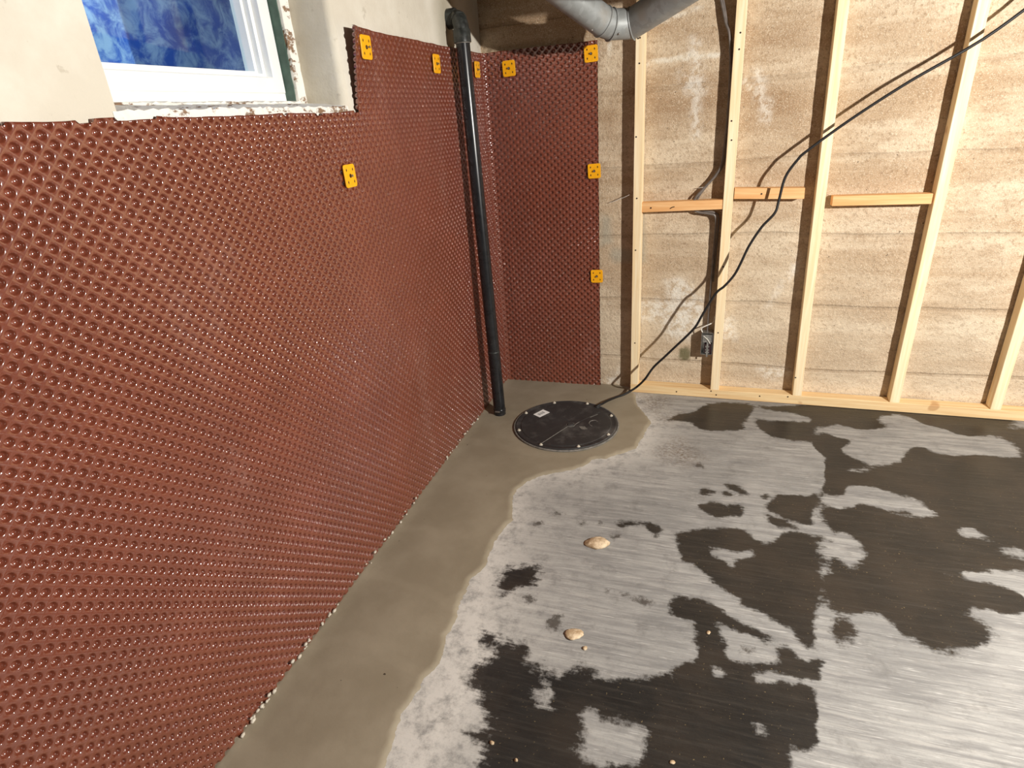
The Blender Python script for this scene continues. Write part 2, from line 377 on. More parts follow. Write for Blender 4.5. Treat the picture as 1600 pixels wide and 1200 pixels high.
dry_holes += [floor_poly(p, *A2) for p in (
    [(610, 790), (650, 765), (665, 800), (700, 812), (760, 830), (840, 838), (882, 845), (870, 920), (855, 1000), (790, 1012), (690, 1016), (600, 997), (583, 960), (608, 900)],
    [(390, 720), (430, 655), (447, 700), (440, 742), (410, 748)], [(1185, 590), (1215, 582), (1230, 610), (1200, 615)],
    [(1360, 618), (1450, 600), (1520, 620), (1640, 640), (1640, 660), (1480, 642), (1380, 646)], [(1365, 838), (1400, 838), (1420, 865), (1390, 882)],
    [(1535, 955), (1640, 948), (1640, 1100), (1550, 1060)], [(1350, -15), (1380, -20), (1425, 5), (1405, 22), (1370, 8)])]
stain_polys = [floor_poly(p, *A2) for p in (
    [(330, 260), (380, 250), (402, 280), (360, 302), (335, 285)], [(440, 360), (480, 335), (512, 340), (517, 380), (490, 438), (462, 420), (430, 390)],
    [(690, 235), (740, 228), (745, 248), (705, 250)], [(755, 238), (800, 248), (880, 265), (932, 290), (890, 312), (840, 292), (778, 262)],
    [(1290, 490), (1330, 482), (1380, 500), (1350, 520), (1300, 510)])]
stain_polys += [floor_poly(p, *A3) for p in ([(315, 645), (360, 633), (402, 652), (350, 662)], [(213, 690), (270, 678), (292, 700), (240, 712)], [(455, 690), (490, 678), (512, 705), (470, 714)],
    [(605, 770), (650, 743), (690, 760), (640, 787)], [(1028, 405), (1070, 388), (1097, 425), (1050, 420)], [(540, 690), (580, 680), (600, 700), (560, 705)])]
dirt_polys = [floor_poly(p, *A3) for p in ([(860, 340), (960, 280), (1010, 320), (1060, 370), (1000, 395), (900, 365)], [(860, 175), (900, 160), (960, 150), (940, 180)], [(760, 60), (900, 70), (860, 150), (800, 120)])]
mort_px = [(985, 611.5), (992, 616), (995, 631), (1006, 646), (1019, 659), (1012, 668), (1008, 676), (1000, 689), (993, 701), (972, 708), (949, 716), (925, 718), (915, 727), (898, 733), (874, 738), (849, 742), (825, 752),
           (808, 765), (800, 781), (802, 797), (801, 812), (790, 822), (782, 832), (772, 848), (766, 862), (757, 887), (738, 902), (724, 931), (715, 955), (711, 970), (697, 995), (697, 1013), (687, 1037), (665, 1061), (647, 1091),
           (628, 1115), (620, 1136), (615, 1165), (601, 1197), (585, 1240)]
mort_poly = [tuple(ZP(*q)[:2]) for q in mort_px] + [(.40, -3.3), (-.03, -3.4), (-.03, .05), (.64, .05)]

# ------------------------------------------------------------------ floor
xs = np.arange(-.06, 3.9, .012); ys = np.arange(-4.3, .1, .012)
me, used, gx, gy = grid_mesh(xs, ys, lambda X, Y: np.stack([X, Y, FZ + .0025 * (fnoise(X * 3, Y * 3, 3) - .5)], -1))
def blend(polys, width): 
    d = np.full(gx.shape, 9.)
    for p in polys: d = np.minimum(d, sdf(gx, gy, p))
    return d
dw = blend(wet_polys, 0); dh = blend(dry_holes, 0); d = np.maximum(dw, -dh)
# beyond the photograph's right edge the patches go on
edge_a, edge_b = ZP(1262, 600)[:2], ZP(1262, 1400)[:2]; ev = edge_b - edge_a; out_r = ((gx - edge_a[0]) * ev[1] - (gy - edge_a[1]) * ev[0]) / np.hypot(*ev)
out_r = -out_r if out_r[np.argmax(gx)] < 0 else out_r
nz = fnoise(gx * 2.3 + 3, gy * 2.8, 11)
far = (0.5 - nz) * .5; k = np.clip(out_r / .08, 0, 1); d = d * (1 - k) + far * k
set_attr(me, 'wet', np.clip(.5 - d / (.07 + .07 * np.clip((1.05 - gx) / .3, 0, 1) * (gy < -1.3)), 0, 1)); set_attr(me, 'stain', np.clip(.5 - blend(stain_polys, 0) / .06, 0, 1))
set_attr(me, 'dirt', np.clip(.6 - blend(dirt_polys, 0) / .12, 0, 1))
dm = sdf(gx, gy, mort_poly); dust = np.exp(-np.clip(dm, 0, 9) / .13); 
left_low = np.exp(-(((gx - ZP(680, 1080)[0]) / .22) ** 2 + ((gy - ZP(680, 1080)[1]) / .45) ** 2))
set_attr(me, 'dust', np.clip(dust * .95 + .7 * left_low, 0, 1))
pale_spots = [(4000, 1190, .001)] if True else [(802, 1016, .012), (840, 1018, .010), (817, 1072, .008), (918, 997, .016), (913, 1013, .010), (1107, 988, .010), (770, 1160, .012), (840, 1010, .008), (1124, 1049, .014)]
pale = np.zeros(gx.shape)
for u, v, r_ in pale_spots:
    c_ = ZP(u, v); pale = np.maximum(pale, np.clip(1.4 - np.hypot(gx - c_[0], gy - c_[1]) / r_, 0, 1))
set_attr(me, 'pale', np.clip(pale, 0, 1))
fl = tag(link('floor', me, M['floor'], smooth=True), kind='structure')
bm = box(-.7, 3.9, -4.3, .3, -.2, FZ - .006); part('slab', bm, 'floor', fl)

# ------------------------------------------------------------------ back wall (bare board-formed concrete)
xs = np.arange(-.3, 3.9, .014); zs = np.arange(-.05, 2.42, .014)
def wallfn(X, Z):
    h = .006 * (fnoise(X * 5, Z * 9, 5) - .5) + .004 * (fnoise(X * 22, Z * 30, 6) - .5)
    rough_foot = np.clip(1 - (Z + .02) / .16, 0, 1); h = h + rough_foot * .014 * (fnoise(X * 40, Z * 40, 8) - .6)
    return np.stack([X, wall_y(X) + .003 - h, Z], -1)
me, used, gx, gz = grid_mesh(xs, zs, wallfn)
def wpoly(p): return [(WP(*q)[0], WP(*q)[2]) for q in p]
def wfield(polys, width):
    d = np.full(gx.shape, 9.)
    for p in polys: d = np.minimum(d, sdf(gx, gz, wpoly(p)))
    return np.clip(.5 - d / width, 0, 1)
def wline(pts, r):
    q = wpoly(pts); d = np.full(gx.shape, 9.)
    for (ax, ay), (bx, by) in zip(q, q[1:]):
        t = np.clip(((gx - ax) * (bx - ax) + (gz - ay) * (by - ay)) / ((bx - ax) ** 2 + (by - ay) ** 2 + 1e-9), 0, 1)
        d = np.minimum(d, np.hypot(gx - ax - (bx - ax) * t, gz - ay - (by - ay) * t))
    return np.clip(1.5 - d / r, 0, 1)
wf = wfield([[(1040, 440), (1065, 435), (1092, 455), (1085, 475), (1060, 480), (1045, 465)], [(1000, 470), (1100, 465), (1102, 500), (1075, 530), (1045, 528), (1030, 505), (1000, 500)],
             [(1184, 575), (1240, 575), (1240, 590), (1200, 592)], [(1178, 110), (1195, 115), (1192, 160), (1182, 155)], [(1128, 490), (1145, 500), (1150, 530), (1130, 530)], [(1190, 150), (1205, 160), (1200, 190), (1190, 185)],
             [(1060, 115), (1098, 120), (1100, 145), (1075, 145)], [(1200, 480), (1248, 400), (1250, 425), (1225, 440)], [(940, 600), (968, 575), (968, 602), (940, 603)], [(1080, 60), (1096, 70), (1090, 215), (1084, 215)]], .05)
cr = np.maximum(wline([(1008, 101), (1030, 95), (1060, 92), (1100, 89), (1126, 84)], .005), np.maximum(wline([(1060, 83), (1063, 85), (1125, 86)], .004) * .7, wline([(953, 70), (954, 85)], .006)))
cr = np.maximum(cr, np.maximum(wline([(1162, 124), (1172, 138)], .006), wline([(1020, 38), (1060, 22), (1096, 12)], .006) * .7))
set_attr(me, 'white', np.clip(np.maximum(wf * .85, cr), 0, 1))
set_attr(me, 'pale', np.clip(cr * .9 + .35 * np.clip((.9 - gz) / .7, 0, 1), 0, 1))
set_attr(me, 'grey', wfield([[(940, 335), (953, 340), (957, 380), (938, 385)], [(955, 388), (968, 388), (1005, 395), (1005, 410), (960, 410), (953, 402)], [(1000, 335), (1008, 340), (1010, 410), (1000, 410)]], .03) * .75)
set_attr(me, 'green', wfield([[(1062, 545), (1075, 542), (1080, 552), (1077, 562), (1068, 565), (1060, 558)]], .012))
set_attr(me, 'brown', .75 * wfield([[(1005, 135), (1060, 150), (1126, 130), (1126, 180), (1060, 190), (1006, 200)], [(935, 180), (968, 175), (968, 230), (936, 220)], [(1150, 60), (1250, 40), (1250, 75), (1155, 90)], [(1150, 130), (1240, 130), (1250, 190), (1170, 190)], [(760, 0), (940, 0), (940, 60), (800, 62)]], .16))  # last patch puts the duct's shadow into the wall colour
wb = tag(link('wall_back', me, M['concrete'], smooth=True), kind='structure')
part('core', box(-.7, 3.9, .07, .3, FZ - .2, 2.42), 'concrete', wb)

# ------------------------------------------------------------------ left wall (plastered) with the window opening
LX = -.012; WY0, WY1, WZ0, WZ1 = -2.08, -1.262, 1.486, 2.06
def wl_quads():
    V = []; Q = []; G = []
    def patch(y0, y1, z0, z1, step=.03):
        ny = max(1, int((y1 - y0) / step)); nz = max(1, int((z1 - z0) / step)); b = len(V)
        for j in range(nz + 1):
            for i in range(ny + 1):
                y = y0 + (y1 - y0) * i / ny; z = z0 + (z1 - z0) * j / nz; V.append((LX, y, z))
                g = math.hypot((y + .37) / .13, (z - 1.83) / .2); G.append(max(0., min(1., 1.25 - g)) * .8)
        for j in range(nz):
            for i in range(ny): a = b + j * (ny + 1) + i; Q.append((a, a + 1, a + ny + 2, a + ny + 1))
    patch(-4.3, WY0, -.2, 2.42, .1); patch(WY0, WY1, -.2, WZ0 - .02, .1); patch(WY0, WY1, WZ1, 2.42, .1); patch(WY1 + .022, .06, -.2, 2.42)
    # rounded jamb edge and reveal, right side
    n = 6; b = len(V); zs_ = np.linspace(WZ0 - .02, WZ1, 14)
    for z in zs_:
        for i in range(n + 1):
            a = math.pi / 2 * i / n; V.append((LX - .022 + .022 * math.cos(a), WY1 + .022 - .022 * math.sin(a), z)); G.append(.1)
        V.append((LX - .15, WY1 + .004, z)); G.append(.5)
    w_ = n + 2
    for j in range(len(zs_) - 1):
        for i in range(w_ - 1): a = b + j * w_ + i; Q.append((a, a + 1, a + w_ + 1, a + w_))
    # fill above / below the rounded strip
    for z0, z1 in ((-.2, WZ0 - .02), (WZ1, 2.42)):
        b = len(V); V.extend([(LX, WY1, z0), (LX, WY1 + .022, z0), (LX, WY1 + .022, z1), (LX, WY1, z1)]); G.extend([0] * 4); Q.append((b, b + 1, b + 2, b + 3))
    # left reveal, head
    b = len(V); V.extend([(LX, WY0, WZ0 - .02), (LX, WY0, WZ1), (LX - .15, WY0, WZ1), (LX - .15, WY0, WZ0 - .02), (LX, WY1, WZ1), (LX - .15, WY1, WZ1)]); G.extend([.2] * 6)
    Q.append((b, b + 1, b + 2, b + 3)); Q.append((b + 1, b + 4, b + 5, b + 2))
    return V, Q, G
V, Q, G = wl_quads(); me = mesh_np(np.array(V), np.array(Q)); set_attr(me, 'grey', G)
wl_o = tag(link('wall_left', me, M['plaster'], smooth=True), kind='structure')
for i, (y0, y1, z0, z1) in enumerate(((-4.3, WY0 - .03, -.2, 2.42), (WY1 + .03, .3, -.2, 2.42), (WY0 - .03, WY1 + .03, -.2, WZ0 - .03), (WY0 - .03, WY1 + .03, WZ1 + .02, 2.42))):
    part('core', box(-.3, LX - .03, y0, y1, z0, z1), 'plaster', wl_o)

# window: flaking timber frame and sill, white sash, glass
win = bpy.data.objects.new('window_1', None); COL.objects.link(win); win.location = (-.15, (WY0 + WY1) / 2, WZ0); tag(win, kind='structure')
FX = LX - .138                                        # face of the timber frame
def rough(bm, amp, seed, sub=24, axis=1):
    es = [e for e in bm.edges if abs((e.verts[0].co - e.verts[1].co)[axis]) > .05]
    bmesh.ops.subdivide_edges(bm, edges=es, cuts=sub, use_grid_fill=True)
    r_ = random.Random(seed)
    for v in bm.verts:
        v.co += Vector([r_.uniform(-amp, amp) for _ in range(3)])
    return bm
jy = WY1 + .004
part('frame_side', rough(box(FX - .012, FX, jy - .040, jy + .01, WZ0 + .01, WZ1), .0018, 1, 26, 2), 'oldpaint', win)
part('frame_jamb', box(FX - .075, FX - .010, jy - .044, jy - .036, WZ0 + .02, WZ1), 'green', win, label='dark green side of the timber frame')
part('frame_jamb', box(FX - .075, FX, WY0, WY0 + .04, WZ0 + .02, WZ1), 'oldpaint', win)
part('frame_head', box(FX - .075, FX, WY0, jy, WZ1 - .04, WZ1 + .004), 'oldpaint', win)
# sloping sill with a ragged nose
bm = bmesh.new(); prof = [(-.235, 1.52), (-.15, 1.512), (-.148, 1.505), (-.06, 1.497), (LX + .001, 1.489), (LX + .002, 1.476), (LX - .002, 1.455), (-.235, 1.44)]
ysn = np.linspace(WY0 - .01, WY1 + .012, 70); rings = []
for y in ysn:
    rr = [random.uniform(-.0022, .0022) for _ in prof]
    rings.append([bm.verts.new((x + (rr[i] if 0 < i < 6 else 0), y, z + (rr[i - 1] * 1.2 if 0 < i < 6 else 0))) for i, (x, z) in enumerate(prof)])
for a, b in zip(rings, rings[1:]):
    for i in range(len(prof)): bm.faces.new((a[i], a[(i + 1) % len(prof)], b[(i + 1) % len(prof)], b[i]))
bm.faces.new(rings[0]); bm.faces.new(rings[-1][::-1])
part('sill', bm, 'oldpaint', win)
# sash: bevelled profile mitred round the pane
sx = FX - .05; sy1 = jy - .044; sy0 = WY0 + .042; sz0 = 1.536; sz1 = WZ1 - .04
prof = [(0.0, -.07), (0.0, .006), (.004, .012), (.043, .012), (.046, .009), (.046, -.014), (.056, -.016), (.056, -.034), (.064, -.036), (.064, -.058), (.064, -.07)]
bm = bmesh.new(); rings = []
for y, z, dy, dz in ((sy0, sz0, 1, 1), (sy1, sz0, -1, 1), (sy1, sz1, -1, -1), (sy0, sz1, 1, -1)):
    rings.append([bm.verts.new((sx + dx, y + dy * q, z + dz * q)) for q, dx in prof])
for i in range(4):
    a, b = rings[i], rings[(i + 1) % 4]
    for k_ in range(len(prof) - 1): bm.faces.new((a[k_], b[k_], b[k_ + 1], a[k_ + 1]))
sash = part('sash', bm, 'vinyl', win)
part('glass_pane', box(sx - .062, sx - .058, sy0 + .06, sy1 - .06, sz0 + .06, sz1 - .06), 'glass', win)
part('frame_rail', box(sx - .04, sx + .007, sy0 - .002, sy1 + .002, 1.496, sz0 + .004, .002), 'vinyl', win)
# sheeting hanging in the window well outside
n = 40; me, _, ax_, az_ = grid_mesh(np.linspace(-2.6, -.6, n), np.linspace(1.2, 2.7, n), lambda Y, Z: np.stack([-.85 + .05 * (fnoise(Y * 5, Z * 4, 21) - .5), Y, Z], -1))
tag(link('blue_sheet', me, M['tarp'], smooth=True), 'crumpled blue plastic sheet seen outside through the window glass', 'plastic sheet')
part('window_well_liner', box(-1.0, -.9, -2.8, -.5, 1.1, 2.42), 'concrete', wl_o)

# ------------------------------------------------------------------ ceiling
ce = tag(link('ceiling', bm_mesh(box(-.3, 3.9, -4.3, .3, 2.40, 2.46)), M['joist']), kind='structure')
for i in range(9):
    x = -.1 + i * .42; part('joist', box(x, x + .04, -4.3, .28, 2.20, 2.40), 'joist', ce)

# ------------------------------------------------------------------ dimpled membrane, one sheet round the corner
PX, PZ, RC = .0345, .033, .035
def sheet_pos(s, z, h):                               # s: along the sheet, corner arc centred on s = 0
    s = np.asarray(s, float); al = math.pi / 2 * RC; s0 = -al / 2
    x = np.zeros_like(s); y = np.zeros_like(s); nx = np.zeros_like(s); ny = np.zeros_like(s)
    a = s < s0; b = s > -s0; c = ~(a | b)
    x[a] = 0; y[a] = -RC + (s[a] - s0); nx[a] = 1
    x[b] = RC + (s[b] + s0); y[b] = 0; ny[b] = -1
    t = (s[c] - s0) / RC; x[c] = RC - RC * np.cos(t); y[c] = -RC + RC * np.sin(t); nx[c] = np.cos(t); ny[c] = -np.sin(t)
    wob = .0035 * (fnoise(s * 2.2 + 9, z * 1.7, 31) - .5) * 2
    cl = np.exp(-np.clip(y + 1.217, 0, 9) / .10) * np.clip((z - 1.46) / .25, 0, 1) * (y > -1.25) * .036     # the corner by the window curls off the wall
    k = h + wob * (np.abs(s) > .06) + cl
    return np.stack([x + nx * k, y + ny * k, z], -1)
s_of_y = lambda y: y + RC - math.pi / 4 * RC
s_of_x = lambda x: x - RC + math.pi / 4 * RC
S_CUT, S_END = s_of_y(-1.217), s_of_x(.5585); Z_TOP, Z_LOW, Z_BOT = 1.708, 1.474, -.03
NS = 12
O8 = np.array([(math.cos(a), math.sin(a)) for a in np.arange(NS) * 2 * math.pi / NS])
c4 = np.array([(1, 0), (0, 1), (-1, 0), (0, -1)], float)
corner = np.array([c4[q] + (c4[(q + 1) % 4] - c4[q]) * t / 3 for q in range(4) for t in range(3)]) * [PX / 2, PZ / 2]
ringR = [(.0100, 0.0), (.0084, -.0012), (.0071, -.0042), (.0058, -.0074), (.0034, -.0092)]
cs, cz = [], []
i0 = int(math.floor(s_of_y(-3.35) / (PX / 2))); i1 = int(S_END / (PX / 2)) + 1
for i in range(i0, i1 + 1):
    for j in range(-1, int(Z_TOP / (PZ / 2)) + 2):
        if (i + j) % 2: continue
        s_, z_ = i * PX / 2, j * PZ / 2
        top = Z_LOW if s_ < S_CUT - PX * .45 else Z_TOP
        if z_ > top + PZ * .45 or s_ > S_END + PX * .45: continue
        cs.append(s_); cz.append(z_)
cs = np.array(cs); cz = np.array(cz); nC = len(cs)
def wavy(s, z, left):                                  # hand-cut edges
    return z
allS = [cs[:, None] + corner[None, :, 0]]; allZ = [cz[:, None] + corner[None, :, 1]]; allH = [np.zeros((nC, NS))]
for r_, h_ in ringR:
    allS.append(cs[:, None] + O8[None, :, 0] * r_); allZ.append(cz[:, None] + O8[None, :, 1] * r_); allH.append(np.full((nC, NS), h_))
Sg = np.stack(allS, 1); Zg = np.stack(allZ, 1); Hg = np.stack(allH, 1)                  # (nC,5,8)
# trim to the cut lines: verts beyond an edge slide back onto it
low_edge = Z_LOW + .010 * (fnoise(Sg * 9, Sg * 0 + 2, 41) - .5) - .006 * (vnoise(Sg * 26, Sg * 0, 42) > .72)
top_edge = Z_TOP + .006 * (fnoise(Sg * 11, Sg * 0 + 4, 43) - .5)
cutx = S_CUT + .005 * (fnoise(Zg * 14, Zg * 0, 44) - .5) + .007 * (np.abs(np.sin(math.pi * Zg / PZ)) - .5)
forb = (Sg < cutx) & (Zg > low_edge)
goz = forb & ((cz <= Z_LOW + PZ * .46) & (cs < S_CUT))[:, None, None]
Zg = np.where(goz, low_edge, Zg); Sg = np.where(forb & ~goz, cutx, Sg); Zg = np.minimum(Zg, top_edge)
Sg = np.minimum(Sg, S_END + .002 * (fnoise(Zg * 20, Zg * 0, 45) - .5))
V = sheet_pos(Sg.ravel(), Zg.ravel(), Hg.ravel())
base = np.arange(nC)[:, None, None] * (NS * 6)
Qs = []
for r_ in range(5):
    for k_ in range(NS):
        k2 = (k_ + 1) % NS; Qs.append(np.array([r_ * NS + k_, r_ * NS + k2, (r_ + 1) * NS + k2, (r_ + 1) * NS + k_]))
for k_ in range(NS // 2 - 1): Qs.append(np.array([NS * 5 + k_, NS * 5 + k_ + 1, NS * 5 + NS - 2 - k_, NS * 5 + (NS - 1 - k_)]))
Qs = np.array(Qs)[None] + base; Qs = Qs.reshape(-1, 4)
me = bpy.data.meshes.new('membrane'); me.vertices.add(len(V)); me.vertices.foreach_set('co', V.astype(np.float32).ravel())
me.loops.add(Qs.size); me.loops.foreach_set('vertex_index', Qs.astype(np.int32).ravel()); me.polygons.add(len(Qs)); me.polygons.foreach_set('loop_start', np.arange(0, Qs.size, 4, dtype=np.int32))
me.update(calc_edges=True); me.validate()
bm = bmesh.new(); bm.from_mesh(me); bmesh.ops.remove_doubles(bm, verts=bm.verts[:], dist=.0003)
bmesh.ops.dissolve_degenerate(bm, edges=bm.edges[:], dist=.0001); bmesh.ops.recalc_face_normals(bm, faces=bm.faces[:]); bm.to_mesh(me); bm.free()
mem = link('dimple_membrane', me, M['membrane'], smooth=True)
tag(mem, 'brown dimpled plastic drainage membrane covering the basement walls around the corner', 'membrane')

# ------------------------------------------------------------------ mortar filling along the wall and round the lid
xs = np.arange(-.012, 1.02, .008); ys = np.arange(-3.3, .03, .008)
XX, YY = np.meshgrid(xs, ys); dmr = sdf(XX, YY, mort_poly) 
dmr = dmr + .014 * (fnoise(XX * 24, YY * 24, 51) - .5) + .008 * (vnoise(XX * 90, YY * 90, 57) - .5) 
def mfn(X, Y):
    ins = -dmr; h = np.clip(ins * .6, -.012, .006) + .0015 * (fnoise(X * 7, Y * 7, 52) - .5)
    lip = np.exp(-((ins - .018) / .010) ** 2) * .001 * fnoise(X * 22, Y * 22, 53)
    cove = np.clip(1 - X / .05, 0, 1) ** 2 * .004
    return np.stack([X, Y, FZ + h + lip + cove * (ins > .02)], -1)
me, used, mx_, my_ = grid_mesh(xs, ys, mfn, lambda X, Y: dmr < .004)
ins = -dmr.reshape(-1)[used]; set_attr(me, 'edge', np.clip(1 - mx_ / .02, 0, 1) * .4)
tag(link('mortar_strip', me, M['mortar'], smooth=True), 'smooth grey brown mortar strip along the membrane foot and around the black lid', 'mortar')
def lump(bm, c, r, seed, flat=.6, sub=2):
    rr = random.Random(seed); res = bmesh.ops.create_icosphere(bm, subdivisions=sub, radius=1.0)
    off = [Vector([rr.uniform(-1, 1) for _ in range(3)]).normalized() for _ in range(12)]; am = [rr.uniform(-.38, .36) for _ in off]
    for v in res['verts']:
        n_ = v.co.normalized(); k_ = 1 + sum(a * max(0, n_.dot(o_)) ** 3 for a, o_ in zip(am, off)) + rr.uniform(-.09, .09)
        v.co = Vector((c[0] + n_.x * r[0] * k_, c[1] + n_.y * r[1] * k_, c[2] + n_.z * r[2] * k_))
bm = bmesh.new()
for i in range(60):                                    # crumbs of mortar left on the foot of the sheet
    y = random.choice([random.uniform(-2.35, -1.2), random.uniform(-2.3, -1.9), random.uniform(-.95, -.5)]); s_ = random.uniform(.002, .006)
    lump(bm, (.004 + random.uniform(0, .004), y, FZ + .018 + random.uniform(-.006, .016)), (s_, s_ * 1.6, s_), i, sub=1)
tag(link('mortar_crumbs', bm_mesh(bm), M['bolt'], smooth=True), 'pale mortar crumbs stuck along the foot of the brown membrane', 'crumbs', kind='stuff')

# ------------------------------------------------------------------ sump lid
LC = (.4675, -.4965, FZ + .006); LR = .2535
lid = thing('sump_lid', LC, 'round black plastic sump pit lid with pale bolts set in the mortar', 'lid')
bm = bmesh.new(); seg = 72; prof = [(0, .012), (.03, .012), (.032, .0125), (LR - .03, .0125), (LR - .027, .0105), (LR - .012, .0105), (LR - .009, .012), (LR - .003, .012), (LR, .009), (LR, -.006)]; rings = []
for q, z in prof:
    rings.append([bm.verts.new((LC[0] + q * math.cos(2 * math.pi * j / seg), LC[1] + q * math.sin(2 * math.pi * j / seg), LC[2] + z)) for j in range(seg)] if q else [bm.verts.new((LC[0], LC[1], LC[2] + z))])
for a, b in zip(rings, rings[1:]):
    for j in range(seg):
        k_ = (j + 1) % seg; bm.faces.new((a[0], b[j], b[k_]) if len(a) == 1 else (a[j], b[j], b[k_], a[k_]))
auto_smooth(part('lid_plate', bm, 'lid', lid), 30)
ringp = [(LC[0] + (LR + .005) * math.cos(a), LC[1] + (LR + .005) * math.sin(a), LC[2] + .004) for a in np.linspace(0, 2 * math.pi, 73)]
part('basin_rim', tube(ringp, .0048, 8, False), 'scuff', lid, True, 'grey mortar-smeared rim of the basin')
TZ = LC[2] + .0125
for k_, dg in enumerate((162.4, -151.9, -106.6, -63.1, -19.2, 28.7, 74.2, 117.5)):
    a = math.radians(dg); c_ = (LC[0] + .2395 * math.cos(a), LC[1] + .2395 * math.sin(a), LC[2] + .0102)
    bm = disc(c_, .0085, .0035, 12, .0012)
    res = bmesh.ops.create_cone(bm, cap_ends=True, segments=6, radius1=.0052, radius2=.0046, depth=.005); bmesh.ops.translate(bm, verts=res['verts'], vec=(c_[0], c_[1], c_[2] + .0055))
    auto_smooth(part('bolt', bm, 'bolt', lid), 35)
def lidp(a, b): return (LC[0] + a, LC[1] + b)
def flat_poly(pts, z, h=.0006):
    bm = bmesh.new(); lo = [bm.verts.new((*p, z)) for p in pts]; hi = [bm.verts.new((*p, z + h)) for p in pts]; n = len(pts)
    bm.faces.new(hi); bm.faces.new(lo[::-1])
    for i in range(n): bm.faces.new((lo[i], lo[(i + 1) % n], hi[(i + 1) % n], hi[i]))
    return bm
stp = [lidp(-.186, .061), lidp(-.145, .035), lidp(-.107, .098), lidp(-.150, .124)]
st_o = part('sticker', flat_poly(stp, TZ), 'sticker', lid, label='small white paper sticker with grey bars')
c0 = np.array(stp); ex = (c0[2] - c0[1]); ey = (c0[0] - c0[1]); o0 = c0[1]
bm = bmesh.new()
for i in range(9):
    u0 = .2 + i * .065; wd = (.03, .045, .02)[i % 3]
    q = [o0 + ex * u0 + ey * .3, o0 + ex * (u0 + wd) + ey * .3, o0 + ex * (u0 + wd) + ey * .72, o0 + ex * u0 + ey * .72]
    vv = [bm.verts.new((*p, TZ + .0009)) for p in q]; bm.faces.new(vv)
bo = link('printed_bars', bm_mesh(bm), M['ink'], st_o); local(bo, lid)
part('knob', disc((*lidp(.028, -.016), TZ - .001), .017, .007, 20, .003), 'lid', lid, True)
part('knob_ring', tube([(LC[0] + .028 + .021 * math.cos(a), LC[1] - .016 + .021 * math.sin(a), TZ + .0005) for a in np.linspace(0, 2 * math.pi, 25)], .0018, 6, False), 'scuff', lid, True)
part('moulded_rib', tube([(*lidp(-.071, -.222), TZ), (*lidp(.02, -.03), TZ + .0004), ], .0016, 6), 'scuff', lid, True)
part('moulded_rib', tube([(*lidp(.055, .008), TZ), (*lidp(.066, .026), TZ), (*lidp(.144, .141), TZ)], .0013, 6), 'lid', lid, True)
part('chalk_mark', tube([(*lidp(.152, .040), TZ), (*lidp(.139, .052), TZ), (*lidp(.119, .041), TZ), (*lidp(.114, .018), TZ), (*lidp(.122, .000), TZ), (*lidp(.134, -.009), TZ)], .0022, 6, True, 4), 'scuff', lid, True, 'pale curved chalk mark')
part('chalk_mark', tube([(*lidp(.108, .078), TZ), (*lidp(.116, .088), TZ), (*lidp(.140, .118), TZ)], .0013, 6), 'scuff', lid, True)
part('chalk_mark', tube([(*lidp(.044, -.030), TZ), (*lidp(.052, -.002), TZ), (*lidp(.064, .022), TZ)], .0016, 6), 'scuff', lid, True)
part('worn_patch', flat_poly([lidp(.072, -.026), lidp(.092, -.052), lidp(.120, -.045), lidp(.098, -.018)], TZ - .0001, .0004), 'scuff', lid)
part('cord_grommet', disc((*lidp(.124, .200), LC[2] + .009), .012, .010, 16, .003), 'lid', lid, True)

# ------------------------------------------------------------------ black drain pipe with elbows
pb = ZP(781.5, 648); ptop = np.array([.062, -.375, 1.765])
r0 = ray(722.5, 62); t0 = (ptop[0] - CAM[0]) / r0[0]; ptop = CAM + r0 * t0
pipe = thing('drain_pipe', (pb[0], pb[1], FZ), 'glossy black drain pipe leaning along the brown membrane from an elbow in the wall', 'pipe')
axis = ptop - pb; axis_n = axis / np.linalg.norm(axis)
part('pipe', tube([pb - axis_n * .02, ptop], .0295, 28), 'pipe', pipe, True)
cpl = pb + axis * .205
part('coupling', tube([cpl - axis_n * .004, cpl - axis_n * .002, cpl + axis_n * .002, cpl + axis_n * .004], [.0294, .0312, .0312, .0294], 28), 'fitting', pipe, True, 'thin raised joint line')
part('pipe', tube([pb - axis_n * .02, cpl], .0306, 28), 'pipe', pipe, True)
# hub, quarter bend, stub into the wall
wpt = XP(703, 29, 0.0); wall_end = np.array([LX - .02, wpt[1] + .01, wpt[2]]); 
k0 = ptop - axis_n * .012; k1 = ptop + axis_n * .038
part('hub', tube([k0, k0 + axis_n * .001, k1 - axis_n * .004, k1], [.033, .0365, .0365, .034], 28), 'fitting', pipe, True)
part('glue_ring', tube([k0 - axis_n * .003, k0 + axis_n * .003], [.0312, .0345], 28), 'scuff', pipe, True, 'pale ring of dried pipe cement')
bend_end = np.array([LX + .034, wall_end[1] + .002, wall_end[2]])
ctrl = k1 + axis_n * .038
arc = [k1 - axis_n * .002] + [(1 - t) ** 2 * k1 + 2 * t * (1 - t) * ctrl + t * t * bend_end for t in np.linspace(.1, 1, 9)]
part('elbow', tube(arc, .0325, 28), 'fitting', pipe, True)
d_ = (bend_end - wall_end); d_ /= np.linalg.norm(d_)
part('hub', tube([wall_end, bend_end - d_ * .002, bend_end + d_ * .003, bend_end + d_ * .005], [.0385, .0385, .037, .033], 28), 'fitting', pipe, True)
a3 = arc[6]; part('seam_ring', tube([arc[5], arc[6]], [.0342, .0342], 24), 'fitting', pipe, True)
